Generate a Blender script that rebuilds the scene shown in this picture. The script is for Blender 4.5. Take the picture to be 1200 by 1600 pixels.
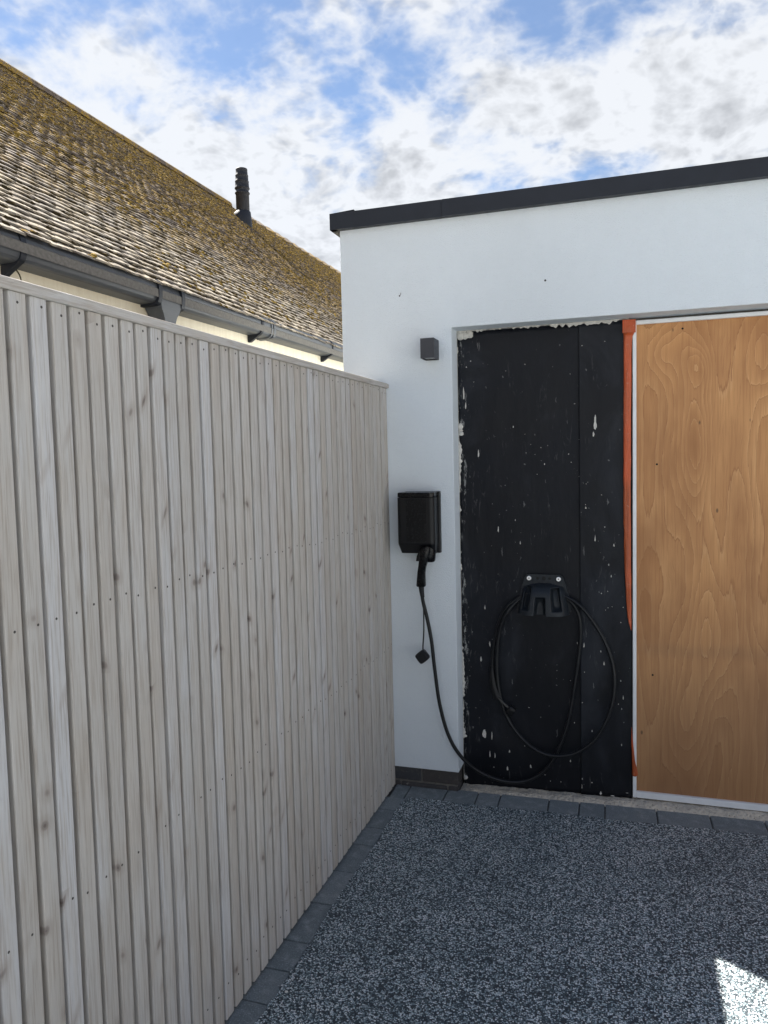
import bpy, bmesh, math, random
import numpy as np
from mathutils import Vector, Matrix, noise as mnoise
for o in list(bpy.data.objects): bpy.data.objects.remove(o)
S = bpy.context.scene
COL = S.collection
R = math.radians
rng = random.Random(7)

# ------------------------------------------------------------------ camera
CAMLOC = Vector((1.008, -3.173, 1.47))
FPX = 1190.0                                   # focal length in pixels of the 1200 px wide photograph
def _axes():
    dY = Vector((387.0, -93.0, FPX)).normalized()
    dX = -Vector((-3638.0, 2.0, FPX)).normalized()
    dX = (dX - dX.dot(dY) * dY).normalized()
    dZ = dX.cross(dY)
    return dX, dY, dZ
dX, dY, dZ = _axes()
cd = bpy.data.cameras.new('camera'); cam = bpy.data.objects.new('camera', cd); COL.objects.link(cam)
# camera axes in world coordinates (image right, image up, backwards)
right = Vector((dX.x, dY.x, dZ.x)); up = -Vector((dX.y, dY.y, dZ.y)); back = -Vector((dX.z, dY.z, dZ.z))
cam.matrix_world = Matrix(((right.x, up.x, back.x, CAMLOC.x), (right.y, up.y, back.y, CAMLOC.y),
                           (right.z, up.z, back.z, CAMLOC.z), (0, 0, 0, 1)))
cd.sensor_fit = 'VERTICAL'; cd.sensor_height = 32.0; cd.lens = 32.0 * FPX / 1600.0
cd.clip_start = 0.05; cd.clip_end = 3000
S.camera = cam
S.render.resolution_x = 768; S.render.resolution_y = 1024
def to_px(p):
    d = Vector(p) - CAMLOC
    z = -d.dot(back)
    return (600 + FPX * d.dot(right) / z, 800 - FPX * d.dot(up) / z, z)

# ------------------------------------------------------------------ node helper
class NT:
    def __init__(s, tree):
        s.t = tree; s.n = tree.nodes; s.l = tree.links
    def new(s, typ, props=None, **ins):
        nd = s.n.new('ShaderNode' + typ)
        for k, v in (props or {}).items(): setattr(nd, k, v)
        for k, v in ins.items():
            key = int(k[1:]) if k[0] == 'i' and k[1:].isdigit() else k.replace('_', ' ')
            s.set(nd, key, v)
        return nd
    def set(s, nd, key, v):
        sock = nd.inputs[key]
        if isinstance(v, bpy.types.NodeSocket): s.l.new(v, sock)
        elif isinstance(v, bpy.types.Node): s.l.new(v.outputs[0], sock)
        else:
            if isinstance(v, (tuple, list)) and sock.type == 'RGBA' and len(v) == 3: v = (*v, 1)
            sock.default_value = v
    def math(s, op, a, b=0.0, c=0.0, clamp=False):
        nd = s.new('Math', {'operation': op, 'use_clamp': clamp}, i0=a, i1=b, i2=c); return nd.outputs[0]
    def vmath(s, op, a, b=(0, 0, 0)):
        nd = s.new('VectorMath', {'operation': op}, i0=a, i1=b); return nd.outputs[0]
    def mix(s, f, a, b, mode='MIX'):
        nd = s.n.new('ShaderNodeMix'); nd.data_type = 'RGBA'; nd.blend_type = mode; nd.clamp_factor = True
        s.set(nd, 0, f); s.set(nd, 6, a); s.set(nd, 7, b); return nd.outputs[2]
    def step(s, v, a, b, lo=0.0, hi=1.0):
        nd = s.new('MapRange', {'interpolation_type': 'SMOOTHSTEP'}, i0=v, i1=a, i2=b, i3=lo, i4=hi); return nd.outputs[0]
    def lin(s, v, a, b, lo=0.0, hi=1.0):
        nd = s.new('MapRange', None, i0=v, i1=a, i2=b, i3=lo, i4=hi); return nd.outputs[0]
    def noise(s, vec, scale=5.0, detail=4.0, rough=.55, dist=0.0, out=0, dims='3D'):
        nd = s.new('TexNoise', {'noise_dimensions': dims}, Vector=vec, Scale=scale, Detail=detail, Roughness=rough, Distortion=dist); return nd.outputs[out]
    def vor(s, vec, scale=5.0, feature='F1', rand=1.0, out=0):
        nd = s.new('TexVoronoi', {'feature': feature}, Vector=vec, Scale=scale, Randomness=rand); return nd.outputs[out]
    def ramp(s, f, stops, interp='LINEAR'):
        nd = s.n.new('ShaderNodeValToRGB'); s.set(nd, 0, f); cr = nd.color_ramp; cr.interpolation = interp
        while len(cr.elements) < len(stops): cr.elements.new(.5)
        for e, (p, c) in zip(cr.elements, stops): e.position = p; e.color = (*c, 1) if len(c) == 3 else c
        return nd.outputs[0]
    def scale(s, vec, v):
        return s.vmath('MULTIPLY', vec, v)

# ------------------------------------------------------------------ sky: daylight with broken cloud
SUN = Vector((-0.693, 0.424, 1.0)).normalized()
EL = math.asin(SUN.z); ROT = math.atan2(SUN.x, SUN.y)
W = bpy.data.worlds.new('World'); S.world = W; W.use_nodes = True
t = NT(W.node_tree); W.node_tree.nodes.clear()
sk = t.new('TexSky', {'sky_type': 'NISHITA', 'sun_disc': False, 'sun_elevation': EL, 'sun_rotation': ROT,
                      'air_density': 1.0, 'altitude': 800.0, 'dust_density': 0.25, 'ozone_density': 1.3})
g = t.new('TexCoord').outputs['Generated']
sx = t.new('SeparateXYZ', None, i0=g)
zz = t.math('ADD', t.math('MAXIMUM', sx.outputs[2], 0.0), 0.34)
pv = t.new('CombineXYZ', None, i0=t.math('DIVIDE', sx.outputs[0], zz), i1=t.math('DIVIDE', sx.outputs[1], zz), i2=0.0).outputs[0]
pv = t.vmath('ADD', pv, (14.8, 17.3, 0.0))
w1 = t.noise(pv, 3.2, 2, .5, out=1)
pw = t.vmath('ADD', pv, t.scale(t.vmath('SUBTRACT', w1, (.5, .5, .5)), (.09, .09, 0)))
big = t.noise(pw, 1.9, 2, .5)
med = t.noise(pw, 6.0, 7, .57)
def billow(sc, off):
    n_ = t.noise(t.vmath('ADD', pw, off), sc, 3, .55)
    return t.math('SUBTRACT', 1.0, t.math('ABSOLUTE', t.math('MULTIPLY', t.math('SUBTRACT', n_, .5), 4.0)))
puff = t.math('ADD', t.math('MULTIPLY', billow(9.0, (4.0, 1.0, 0.0)), .6), t.math('MULTIPLY', billow(21.0, (1.0, 8.0, 0.0)), .4))
dens = t.math('ADD', t.math('ADD', t.math('MULTIPLY', big, .60), t.math('MULTIPLY', med, .44)), t.math('MULTIPLY', t.math('SUBTRACT', puff, .6), .10))
dens = t.math('ADD', dens, t.math('MULTIPLY', t.math('SUBTRACT', .42, sx.outputs[2]), .34))   # layers overlap towards the horizon
cover = t.step(dens, .430, .568, .06, 1.0)
relief = t.math('ADD', t.math('MULTIPLY', puff, .45), t.math('MULTIPLY', t.noise(t.vmath('ADD', pw, (2.0, 5.0, 0.0)), 7.0, 6, .6), .55))
cb = t.math('MULTIPLY', t.lin(relief, .40, .68, .66, 1.08), t.lin(dens, .5, .75, 1.03, .90))
cloud = t.mix(cb, (0, 0, 0), (4.45, 4.55, 4.7))
sky_dimmed = t.mix(1.0, sk.outputs[0], (.68, .71, .74), 'MULTIPLY')          # clear-sky colour multiplied down before the clouds are mixed in
sky = t.mix(t.math('MULTIPLY', cover, .93), sky_dimmed, cloud)
bg = t.new('Background', None, Color=sky, Strength=.052)
t.l.new(bg.outputs[0], t.new('OutputWorld').inputs[0])

sd = bpy.data.lights.new('sun', 'SUN'); sd.energy = 5.0; sd.angle = R(.55); sd.color = (1.0, .955, .89)
sun = bpy.data.objects.new('sun', sd); COL.objects.link(sun); sun.location = (-4, 3, 8)
sun.rotation_euler = SUN.to_track_quat('Z', 'Y').to_euler()
S.view_settings.view_transform = 'Standard'; S.view_settings.look = 'None'
S.view_settings.exposure = 2.02; S.view_settings.gamma = 1.0; S.view_settings.use_curve_mapping = False
S.render.engine = 'CYCLES'
S.cycles.max_bounces = 8; S.cycles.diffuse_bounces = 5

# ------------------------------------------------------------------ materials
MATS = {}
def mat(name):
    m = bpy.data.materials.new(name); m.use_nodes = True
    nt = NT(m.node_tree); b = m.node_tree.nodes['Principled BSDF']
    MATS[name] = m
    return m, nt, b
def bump(nt, b, h, strength=.3, dist=.01):
    nd = nt.new('Bump', None, Strength=strength, Distance=dist, Height=h); nt.l.new(nd.outputs[0], b.inputs['Normal'])
def plain(name, col, rough=.5, var=.12, nscale=30, bstr=.08, spec=.5, metal=0.0, bscale=200, bdist=.001):
    m, nt, b = mat(name)
    c = nt.new('TexCoord').outputs['Object']
    f = nt.noise(c, nscale, 5, .6)
    k = nt.lin(f, .3, .7, 1 - var, 1 + var)
    nt.set(b, 'Base Color', nt.mix(1.0, col, nt.new('CombineColor', None, i0=k, i1=k, i2=k).outputs[0], 'MULTIPLY'))
    nt.set(b, 'Roughness', nt.lin(nt.noise(c, nscale * 2.3, 4), .3, .7, rough - .07, rough + .07))
    b.inputs['Specular IOR Level'].default_value = spec; b.inputs['Metallic'].default_value = metal
    if bstr: bump(nt, b, nt.noise(c, bscale, 3), bstr, bdist)
    return m
plain('anthracite_trim', (.0165, .0195, .027), .45, .10, 12, .05, spec=.3)
plain('lamp_grey', (.032, .034, .042), .5, .06, 40, .05)
plain('black_plastic', (.0050, .0053, .0066), .40, .12, 60, .10, spec=.30)
plain('hanger_plastic', (.013, .017, .022), .50, .12, 60, .10, spec=.35)
plain('gloss_black', (.0032, .0032, .0040), .25, .12, 40, .0, spec=.28)
plain('cable_rubber', (.0075, .0085, .0105), .42, .15, 30, .10, spec=.35)
plain('flue_black', (.014, .016, .022), .60, .15, 20, .05)
plain('hole_dark', (.004, .004, .004), .8, .05, 20, 0)
plain('screw_steel', (.62, .63, .65), .32, .12, 300, .1, metal=.9)
plain('pin_metal', (.10, .095, .085), .45, .12, 300, .1, metal=.6)
plain('screw_rust', (.055, .047, .042), .6, .3, 200, .1)
plain('lens_glass', (.55, .56, .55), .25, .05, 40, 0)
plain('white_upvc', (.78, .79, .80), .35, .05, 20, .04)
plain('plaster', (.56, .54, .50), .9, .22, 60, .6, bscale=120, bdist=.004)
plain('moss_loose', (.05, .04, .015), .95, .4, 60, .6, bscale=300)
plain('chip_white', (.62, .61, .58), .8, .15, 100, .3)

# gutters: weathered grey plastic
m, nt, b = mat('gutter_grey'); c = nt.new('TexCoord').outputs['Object']
f = nt.noise(nt.scale(c, (20, 2.0, 20)), 1.0, 6, .65)
nt.set(b, 'Base Color', nt.ramp(f, [(.3, (.050, .056, .066)), (.55, (.075, .082, .092)), (.75, (.115, .120, .126))]))
nt.set(b, 'Roughness', .45); bump(nt, b, nt.noise(c, 60, 4), .08, .002)

# white silicone render: fine grain, faint rain marks
m, nt, b = mat('white_render'); c = nt.new('TexCoord').outputs['Object']
f = nt.noise(nt.scale(c, (1.2, 1.2, .5)), 1.6, 5, .6)
col = nt.mix(nt.step(f, .35, .75), (.725, .775, .815), (.69, .735, .77))
gr = nt.noise(c, 330, 3, .7)
col = nt.mix(nt.step(gr, .30, .42, .10, 0), col, (.55, .56, .57))
nt.set(b, 'Base Color', col); nt.set(b, 'Roughness', .92); nt.set(b, 'Specular IOR Level', .2)
hh = nt.math('ADD', nt.vor(c, 260), nt.math('MULTIPLY', nt.noise(c, 28, 3), .55))
bump(nt, b, hh, .55, .0035)

# cream masonry / fascia paint
m, nt, b = mat('cream_paint'); c = nt.new('TexCoord').outputs['Object']
f = nt.noise(nt.scale(c, (4, 30, 2.0)), 1.0, 5, .65)
col = nt.mix(nt.step(f, .3, .75), (.80, .73, .57), (.72, .64, .48))
st = nt.noise(nt.scale(c, (4, 90, 3.5)), 1.0, 3, .6)
col = nt.mix(nt.step(st, .64, .80, 0, .45), col, (.42, .36, .26))
nt.set(b, 'Base Color', col); nt.set(b, 'Roughness', .7); bump(nt, b, nt.noise(c, 60, 5), .25, .004)

# weathered softwood of the fence
def wood(name, along):
    m, nt, b = mat(name); tc = nt.new('TexCoord'); oi = nt.new('ObjectInfo')
    rnd = oi.outputs['Random']
    off = nt.new('CombineXYZ', None, i0=nt.math('MULTIPLY', rnd, 17.3), i1=nt.math('MULTIPLY', rnd, 41.7), i2=nt.math('MULTIPLY', rnd, 93.1)).outputs[0]
    p = nt.vmath('ADD', tc.outputs['Object'], off)
    A = (1, 1, .035) if along == 2 else (1, .035, 1)
    K = (1, 1, .16) if along == 2 else (1, .16, 1)
    q = nt.scale(p, A)
    warp = nt.noise(nt.scale(p, (6, 6, 2.2)), 1.0, 2, .5, out=1)
    # knots: sparse cells, mostly lying along the grain
    sp_ = nt.new('SeparateXYZ', None, i0=p).outputs
    if along == 2:
        shear = nt.math('MULTIPLY', sp_[1], nt.lin(nt.math('FRACT', nt.math('MULTIPLY', rnd, 7.31)), 0, 1, -1.8, .6))
        kp = nt.new('CombineXYZ', None, i0=0.0, i1=sp_[1], i2=nt.math('MULTIPLY', nt.math('ADD', sp_[2], shear), .95)).outputs[0]
    else: kp = nt.scale(p, (0, .4, 1))
    kp = nt.vmath('ADD', kp, nt.scale(nt.vmath('SUBTRACT', warp, (.5, .5, .5)), (0, .02, .02)))
    kd = nt.new('TexVoronoi', {'feature': 'F1'}, Vector=kp, Scale=14.0, Randomness=1.0)
    keep = nt.math('GREATER_THAN', nt.new('SeparateColor', None, i0=kd.outputs['Color'])  .outputs[0], .80)
    d = kd.outputs['Distance']
    knot = nt.math('MULTIPLY', nt.step(d, .07, .15, 1, 0), keep)
    core = nt.math('MULTIPLY', nt.step(d, .03, .06, 1, 0), keep)
    ring = nt.math('MULTIPLY', nt.math('MULTIPLY', nt.step(d, .08, .11), nt.step(d, .12, .16, 1, 0)), keep)
    halo = nt.math('MULTIPLY', nt.step(d, .12, .36, 1, 0), keep)
    gq = nt.vmath('ADD', q, nt.scale(nt.vmath('SUBTRACT', warp, (.5, .5, .5)), (.006, .006, 0)))
    grain = nt.noise(gq, 240, 4, .6)
    grain2 = nt.noise(gq, 80, 3, .55)
    fine = nt.noise(q, 900, 2, .6)
    tone = nt.ramp(rnd, [(0, (.51, .475, .435)), (.2, (.50, .475, .445)), (.4, (.555, .525, .49)), (.6, (.53, .505, .475)), (.8, (.59, .585, .59)), (1, (.51, .465, .415))])
    patch = nt.noise(nt.scale(p, (9, 9, 2.4)), 1.0, 4, .55)
    col = nt.mix(nt.step(patch, .42, .72, 0, .45), tone, (.47, .405, .335))
    col = nt.mix(nt.step(patch, .46, .26, 0, .55), col, (.61, .615, .635))
    col = nt.mix(nt.step(grain, .44, .66, 0, .55), col, (.33, .275, .225))
    col = nt.mix(nt.step(grain2, .5, .75, 0, .38), col, (.64, .60, .55))
    col = nt.mix(nt.step(fine, .55, .8, 0, .30), col, (.30, .26, .23))
    col = nt.mix(nt.math('MULTIPLY', halo, .42), col, (.33, .275, .235))
    col = nt.mix(nt.math('MULTIPLY', knot, .74), col, (.215, .180, .160))
    col = nt.mix(nt.math('MULTIPLY', core, .65), col, (.13, .105, .09))
    nt.set(b, 'Base Color', col); nt.set(b, 'Roughness', .82); nt.set(b, 'Specular IOR Level', .25)
    bump(nt, b, nt.math('ADD', grain, nt.math('MULTIPLY', fine, .5)), .45, .0016)
wood('fence_wood', 2); wood('rail_wood', 1)

# plywood: rotary cut veneer, contour figure
m, nt, b = mat('plywood'); c = nt.new('TexCoord').outputs['Object']
s2 = nt.scale(c, (1, 0, 1))
wv = nt.vmath('SUBTRACT', nt.noise(nt.scale(s2, (5, 0, 1.6)), 1.0, 3, .55, out=1), (.5, .5, .5))
p = nt.vmath('ADD', nt.scale(s2, (3.3, 0, .80)), nt.scale(wv, (.26, 0, .26)))
h = nt.math('MULTIPLY', nt.noise(p, 1.25, 1.4, .45), 1.0)
gp = nt.new('SeparateXYZ', None, i0=nt.vmath('ADD', nt.new('NewGeometry').outputs['Position'], nt.scale(wv, (.085, 0, .16)))).outputs
for x0, z0, a_, b_, A_ in ((1.255, 1.79, .050, .085, .42), (1.255, 1.47, .060, .20, .55), (1.115, 1.86, .075, .10, .40), (1.50, 1.85, .085, .16, .50), (1.235, .37, .085, .20, .45), (1.455, .30, .080, .42, .55), (1.31, .70, .11, .26, .45), (1.42, 1.12, .07, .30, .35), (1.9, 1.5, .09, .3, .5), (2.2, .7, .1, .35, .5)):
    ex = nt.math('DIVIDE', nt.math('SUBTRACT', gp[0], x0), a_); ez = nt.math('DIVIDE', nt.math('SUBTRACT', gp[2], z0), b_)
    rr_ = nt.math('ADD', nt.math('MULTIPLY', ex, ex), nt.math('MULTIPLY', ez, ez))
    h = nt.math('ADD', h, nt.math('MULTIPLY', nt.math('EXPONENT', nt.math('MULTIPLY', rr_, -1.0)), A_ * .62))
fib = nt.noise(nt.scale(c, (130, 1, 3.2)), 1.0, 4, .6)
fib2 = nt.noise(nt.vmath('ADD', nt.scale(c, (330, 1, 7)), nt.scale(wv, (40, 0, 0))), 1.0, 3, .65)
hc = nt.math('ADD', nt.math('MULTIPLY', h, 12.0), nt.math('MULTIPLY', fib, .42))
fr = nt.math('FRACT', hc)
cell = nt.new('TexWhiteNoise', {'noise_dimensions': '1D'}, W=nt.math('FLOOR', hc)).outputs[0]
base = nt.mix(cell, (.56, .272, .100), (.64, .338, .138))
base = nt.mix(nt.step(fr, .0, .9, 0, .60), base, (.46, .212, .078))
base = nt.mix(nt.math('MULTIPLY', nt.step(fr, .93, .97), nt.lin(cell, 0, 1, .15, .60)), base, (.29, .115, .038))
base = nt.mix(nt.math('MULTIPLY', nt.step(fr, .04, .13, 1, 0), nt.lin(cell, 0, 1, .55, .1)), base, (.70, .42, .200))
base = nt.mix(nt.step(fib, .46, .70, 0, .50), base, (.38, .165, .058))
base = nt.mix(nt.step(fib2, .48, .72, 0, .45), base, (.34, .150, .055))
blot = nt.noise(nt.scale(s2, (2.2, 0, 1.0)), 1.3, 4, .6)
base = nt.mix(nt.step(blot, .40, .66, 0, .65), base, (.31, .130, .046))
# browner gradually towards the bottom of the sheet, plus a faint stain band across
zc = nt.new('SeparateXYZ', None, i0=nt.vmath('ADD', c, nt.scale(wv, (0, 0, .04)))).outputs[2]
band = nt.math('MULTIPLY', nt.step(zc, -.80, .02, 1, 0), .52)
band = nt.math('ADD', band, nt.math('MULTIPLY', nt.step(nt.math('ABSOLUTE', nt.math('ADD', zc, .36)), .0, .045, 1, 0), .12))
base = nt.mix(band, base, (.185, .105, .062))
kn = nt.vor(nt.scale(s2, (9, 0, 4.5)), 1.0); kk = nt.step(kn, .025, .055, .75, 0)
base = nt.mix(kk, base, (.08, .045, .025))
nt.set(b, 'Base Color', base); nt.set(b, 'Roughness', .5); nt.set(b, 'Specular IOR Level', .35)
bump(nt, b, nt.math('ADD', fib, fib2), .12, .001)

# bituminous membrane with plaster splashes and scuffs
m, nt, b = mat('black_membrane'); c = nt.new('TexCoord').outputs['Object']
s2 = nt.scale(c, (1, 0, 1))
xs = nt.new('SeparateXYZ', None, i0=nt.new('NewGeometry').outputs['Position']).outputs
big = nt.noise(s2, 2.3, 5, .6)
col = nt.mix(nt.step(big, .35, .7), (.0022, .0032, .0060), (.0048, .0064, .0110))
s2w = nt.vmath('ADD', s2, nt.scale(nt.vmath('SUBTRACT', nt.noise(s2, 45, 4, .65, out=1), (.5, .5, .5)), (.022, 0, .022)))
edge = nt.math('MULTIPLY', nt.step(xs[0], .31, .42, 1, 0), 1.0)                    # trowel scuffs towards the reveal
scuff = nt.noise(nt.scale(s2, (42, 0, 8)), 1.0, 6, .72, 1.4)
smask = nt.math('ADD', nt.noise(s2, 4.5, 4, .6), nt.math('MULTIPLY', edge, .12))
col = nt.mix(nt.math('MULTIPLY', nt.step(scuff, .56, .74), nt.step(smask, .48, .66, 0, .65)), col, (.16, .16, .155))
haze = nt.math('ADD', nt.noise(nt.scale(s2, (3.2, 0, 2.2)), 1.0, 5, .6, .8), nt.step(xs[0], .798, .802, 0, .11))
col = nt.mix(nt.step(haze, .50, .80, 0, .20), col, (.075, .085, .105))
def specks(scale, lo, hi, seed, keepv, mscale=3.0, mth=.5):
    q = nt.vmath('ADD', nt.scale(s2w, scale), (seed, 0, seed * 1.7))
    v = nt.new('TexVoronoi', {'feature': 'F1'}, Vector=q, Scale=1.0, Randomness=1.0)
    rc = nt.new('SeparateColor', None, i0=v.outputs['Color']).outputs
    k = nt.math('GREATER_THAN', rc[1], keepv)
    mk = nt.step(nt.noise(nt.vmath('ADD', s2, (seed, 0, 0)), mscale, 3, .6), mth - .04, mth + .04)
    size = nt.lin(nt.math('POWER', rc[2], 2.5), 0, 1, lo, hi)
    f = nt.step(nt.math('SUBTRACT', v.outputs['Distance'], size), -.012, .012, 1, 0)
    return nt.math('MULTIPLY', nt.math('MULTIPLY', f, k), nt.math('MULTIPLY', mk, nt.lin(rc[0], 0, 1, .35, 1)))
a1 = specks((34, 0, 24), .03, .12, 3.3, .62, 2.6, .49)
a2 = specks((62, 0, 9.0), .04, .22, 9.1, .72, 2.6, .48)
a3 = specks((75, 0, 65), .04, .15, 5.7, .72, 4.0, .53)
sp = nt.math('MAXIMUM', nt.math('MULTIPLY', a1, .35), nt.math('MAXIMUM', nt.math('MULTIPLY', a3, .6), nt.math('MULTIPLY', a2, .3)))
col = nt.mix(nt.math('MULTIPLY', sp, .75), col, (.55, .55, .54))
smear = nt.math('MULTIPLY', nt.step(nt.noise(nt.scale(s2w, (60, 0, 14)), 1.0, 6, .75), .52, .62), nt.step(nt.math('ADD', nt.noise(nt.scale(s2, (3, 0, 5)), 1.0, 3, .6), nt.step(xs[0], .30, .345, .17, -.2)), .56, .66))
col = nt.mix(nt.math('MULTIPLY', smear, .6), col, (.50, .50, .48))
nt.set(b, 'Base Color', col); nt.set(b, 'Roughness', nt.lin(big, .3, .7, .46, .62)); nt.set(b, 'Specular IOR Level', .26)
bump(nt, b, nt.math('ADD', nt.math('MULTIPLY', nt.noise(nt.scale(s2, (7, 0, 3)), 1.0, 4, .5), 1.6), nt.math('MULTIPLY', nt.noise(c, 190, 3), .06)), .22, .02)

# orange tape
m, nt, b = mat('orange_tape'); c = nt.new('TexCoord').outputs['Object']
f = nt.noise(nt.scale(c, (70, 5, 5)), 1.0, 5, .65)
lo = nt.noise(nt.scale(c, (6, 5, 1.6)), 1.0, 3, .6)
col = nt.mix(nt.step(lo, .38, .62), (.62, .100, .026), (.42, .085, .020))
col = nt.mix(nt.step(f, .45, .70, 0, .55), col, (.27, .050, .014))
col = nt.mix(nt.step(nt.noise(c, 90, 4, .6), .60, .72, 0, .5), col, (.50, .25, .16))
nt.set(b, 'Base Color', col)
nt.set(b, 'Roughness', .36); bump(nt, b, nt.math('ADD', f, nt.noise(nt.scale(c, (50, 30, 40)), 1.0, 5, .65)), .9, .006)

# resin bound gravel
m, nt, b = mat('resin_gravel'); c = nt.new('TexCoord').outputs['Object']
c2 = nt.scale(c, (1, 1, 0))
v = nt.new('TexVoronoi', {'feature': 'F1'}, Vector=nt.vmath('ADD', c2, nt.scale(nt.noise(c2, 150, 2, out=1), (.004, .004, 0))), Scale=205.0)
rv = nt.new('SeparateColor', None, i0=v.outputs['Color']).outputs[0]
lg = nt.noise(c2, 1.4, 4, .6)
rr = nt.math('ADD', rv, nt.math('ADD', nt.lin(lg, .3, .7, -.10, .10), nt.lin(nt.noise(c2, 7, 4, .6), .3, .7, -.06, .06)))
col = nt.ramp(rr, [(0, (.034, .052, .062)), (.24, (.090, .130, .148)), (.46, (.260, .338, .362)), (.70, (.50, .59, .62)), (.90, (.78, .83, .84)), (1, (.88, .90, .90))])
edge = nt.step(v.outputs['Distance'], .46, .66)
col = nt.mix(edge, col, (.034, .046, .056))
nt.set(b, 'Base Color', col); nt.set(b, 'Roughness', .50); nt.set(b, 'Specular IOR Level', .45)
bump(nt, b, nt.math('SUBTRACT', 1.0, v.outputs['Distance']), .9, .004)

# block pavers
m, nt, b = mat('charcoal_paver'); c = nt.new('TexCoord').outputs['Object']; rnd = nt.new('ObjectInfo').outputs['Random']
pc = nt.vmath('ADD', c, nt.new('CombineXYZ', None, i0=nt.math('MULTIPLY', rnd, 31.0), i1=nt.math('MULTIPLY', rnd, 13.0)).outputs[0])
col = nt.mix(rnd, (.155, .182, .192), (.205, .232, .242))
col = nt.mix(nt.step(nt.noise(pc, 24, 5, .65), .45, .75, 0, .6), col, (.36, .39, .40))
col = nt.mix(nt.step(nt.noise(pc, 60, 4, .65), .56, .70, 0, .45), col, (.10, .115, .125))
gr = nt.noise(pc, 230, 4, .75)
col = nt.mix(nt.step(gr, .54, .68, 0, .7), col, (.52, .55, .56)); col = nt.mix(nt.step(gr, .44, .30, 0, .7), col, (.060, .074, .082))
nt.set(b, 'Base Color', col); nt.set(b, 'Roughness', .85); bump(nt, b, nt.noise(pc, 350, 3, .7), .5, .002)

# concrete threshold and joint sand
m, nt, b = mat('threshold_concrete'); c = nt.new('TexCoord').outputs['Object']
col = nt.mix(nt.step(nt.noise(c, 14, 6, .68), .36, .68), (.66, .585, .48), (.47, .43, .37))
ag = nt.vor(c, 80); col = nt.mix(nt.step(ag, .17, .25, .60, 0), col, (.20, .17, .14))
col = nt.mix(nt.step(nt.noise(c, 120, 3, .6), .58, .70, 0, .6), col, (.58, .54, .48))
nt.set(b, 'Base Color', col); nt.set(b, 'Roughness', .95); bump(nt, b, nt.math('ADD', nt.noise(c, 70, 5, .7), ag), .9, .008)
plain('joint_sand', (.10, .10, .095), .95, .3, 200, .5)
plain('outer_ground', (.40, .40, .39), .9, .25, 3, .4, bscale=60, bdist=.01)

# brick
m, nt, b = mat('dark_brick'); c = nt.new('TexCoord').outputs['Object']; rnd = nt.new('ObjectInfo').outputs['Random']
pc = nt.vmath('ADD', c, nt.new('CombineXYZ', None, i0=nt.math('MULTIPLY', rnd, 31.0), i1=0.0, i2=nt.math('MULTIPLY', rnd, 13.0)).outputs[0])
col = nt.mix(rnd, (.056, .048, .045), (.046, .049, .055))
col = nt.mix(nt.step(nt.noise(pc, 45, 5, .65), .5, .8, 0, .6), col, (.14, .125, .11))
col = nt.mix(nt.step(nt.noise(nt.scale(pc, (30, 30, 90)), 1.0, 3, .6), .66, .74, 0, .7), col, (.40, .38, .34))
nt.set(b, 'Base Color', col); nt.set(b, 'Roughness', .8); bump(nt, b, nt.noise(pc, 160, 4, .65), .6, .003)
plain('gap_shade_wood', (.085, .075, .065), .9, .25, 30, .3)  # colour darkened to stand in for shade in the slat gaps
plain('mortar', (.15, .14, .125), .95, .25, 80, .6)

# old plain roof tiles under lichen
m, nt, b = mat('roof_tile'); tc = nt.new('TexCoord'); c = nt.new('NewGeometry').outputs['Position']
tone = nt.new('Attribute', {'attribute_name': 'tone'}).outputs['Fac']
col = nt.mix(tone, (.27, .235, .185), (.155, .130, .108))
up_ = nt.step(nt.new('SeparateXYZ', None, i0=c).outputs[2], 2.30, 3.1)            # lichen thins out up the slope
col = nt.mix(nt.math('MULTIPLY', up_, .72), col, (.118, .084, .066))
l1 = nt.noise(c, 11, 5, .65); l2 = nt.noise(c, 60, 5, .7); l3 = nt.noise(nt.vmath('ADD', c, (4, 9, 2)), 30, 5, .65)
col = nt.mix(nt.math('MULTIPLY', nt.step(l1, .44, .60), nt.lin(up_, 0, 1, .72, .12)), col, (.47, .41, .315))
col = nt.mix(nt.step(l3, .52, .64, 0, .85), col, (.085, .065, .048))
col = nt.mix(nt.step(l2, .60, .70, 0, .75), col, (.045, .036, .026))
yl = nt.math('MULTIPLY', nt.step(nt.noise(c, 6, 4, .6), .42, .56), nt.lin(up_, 0, 1,   .15, 1.0))
col = nt.mix(nt.math('MULTIPLY', yl, nt.step(nt.noise(c, 60, 3, .6), .40, .56)), col, (.34, .215, .040))
nt.set(b, 'Base Color', col); nt.set(b, 'Roughness', .95); nt.set(b, 'Specular IOR Level', .2)
bump(nt, b, nt.math('ADD', nt.noise(c, 70, 5, .7), nt.math('MULTIPLY', l1, .5)), .8, .006)
m, nt, b = mat('roof_moss'); c = nt.new('NewGeometry').outputs['Position']
tone = nt.new('Attribute', {'attribute_name': 'tone'}).outputs['Fac']
col = nt.ramp(tone, [(0, (.040, .030, .016)), (.35, (.090, .062, .020)), (.7, (.27, .170, .030)), (1, (.40, .265, .045))])
col = nt.mix(nt.step(nt.noise(c, 170, 3, .6), .45, .7, 0, .7), col, (.055, .043, .018))
nt.set(b, 'Base Color', col); nt.set(b, 'Roughness', 1.0); nt.set(b, 'Specular IOR Level', .1)
bump(nt, b, nt.noise(c, 260, 4, .7), 1.0, .008)

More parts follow.
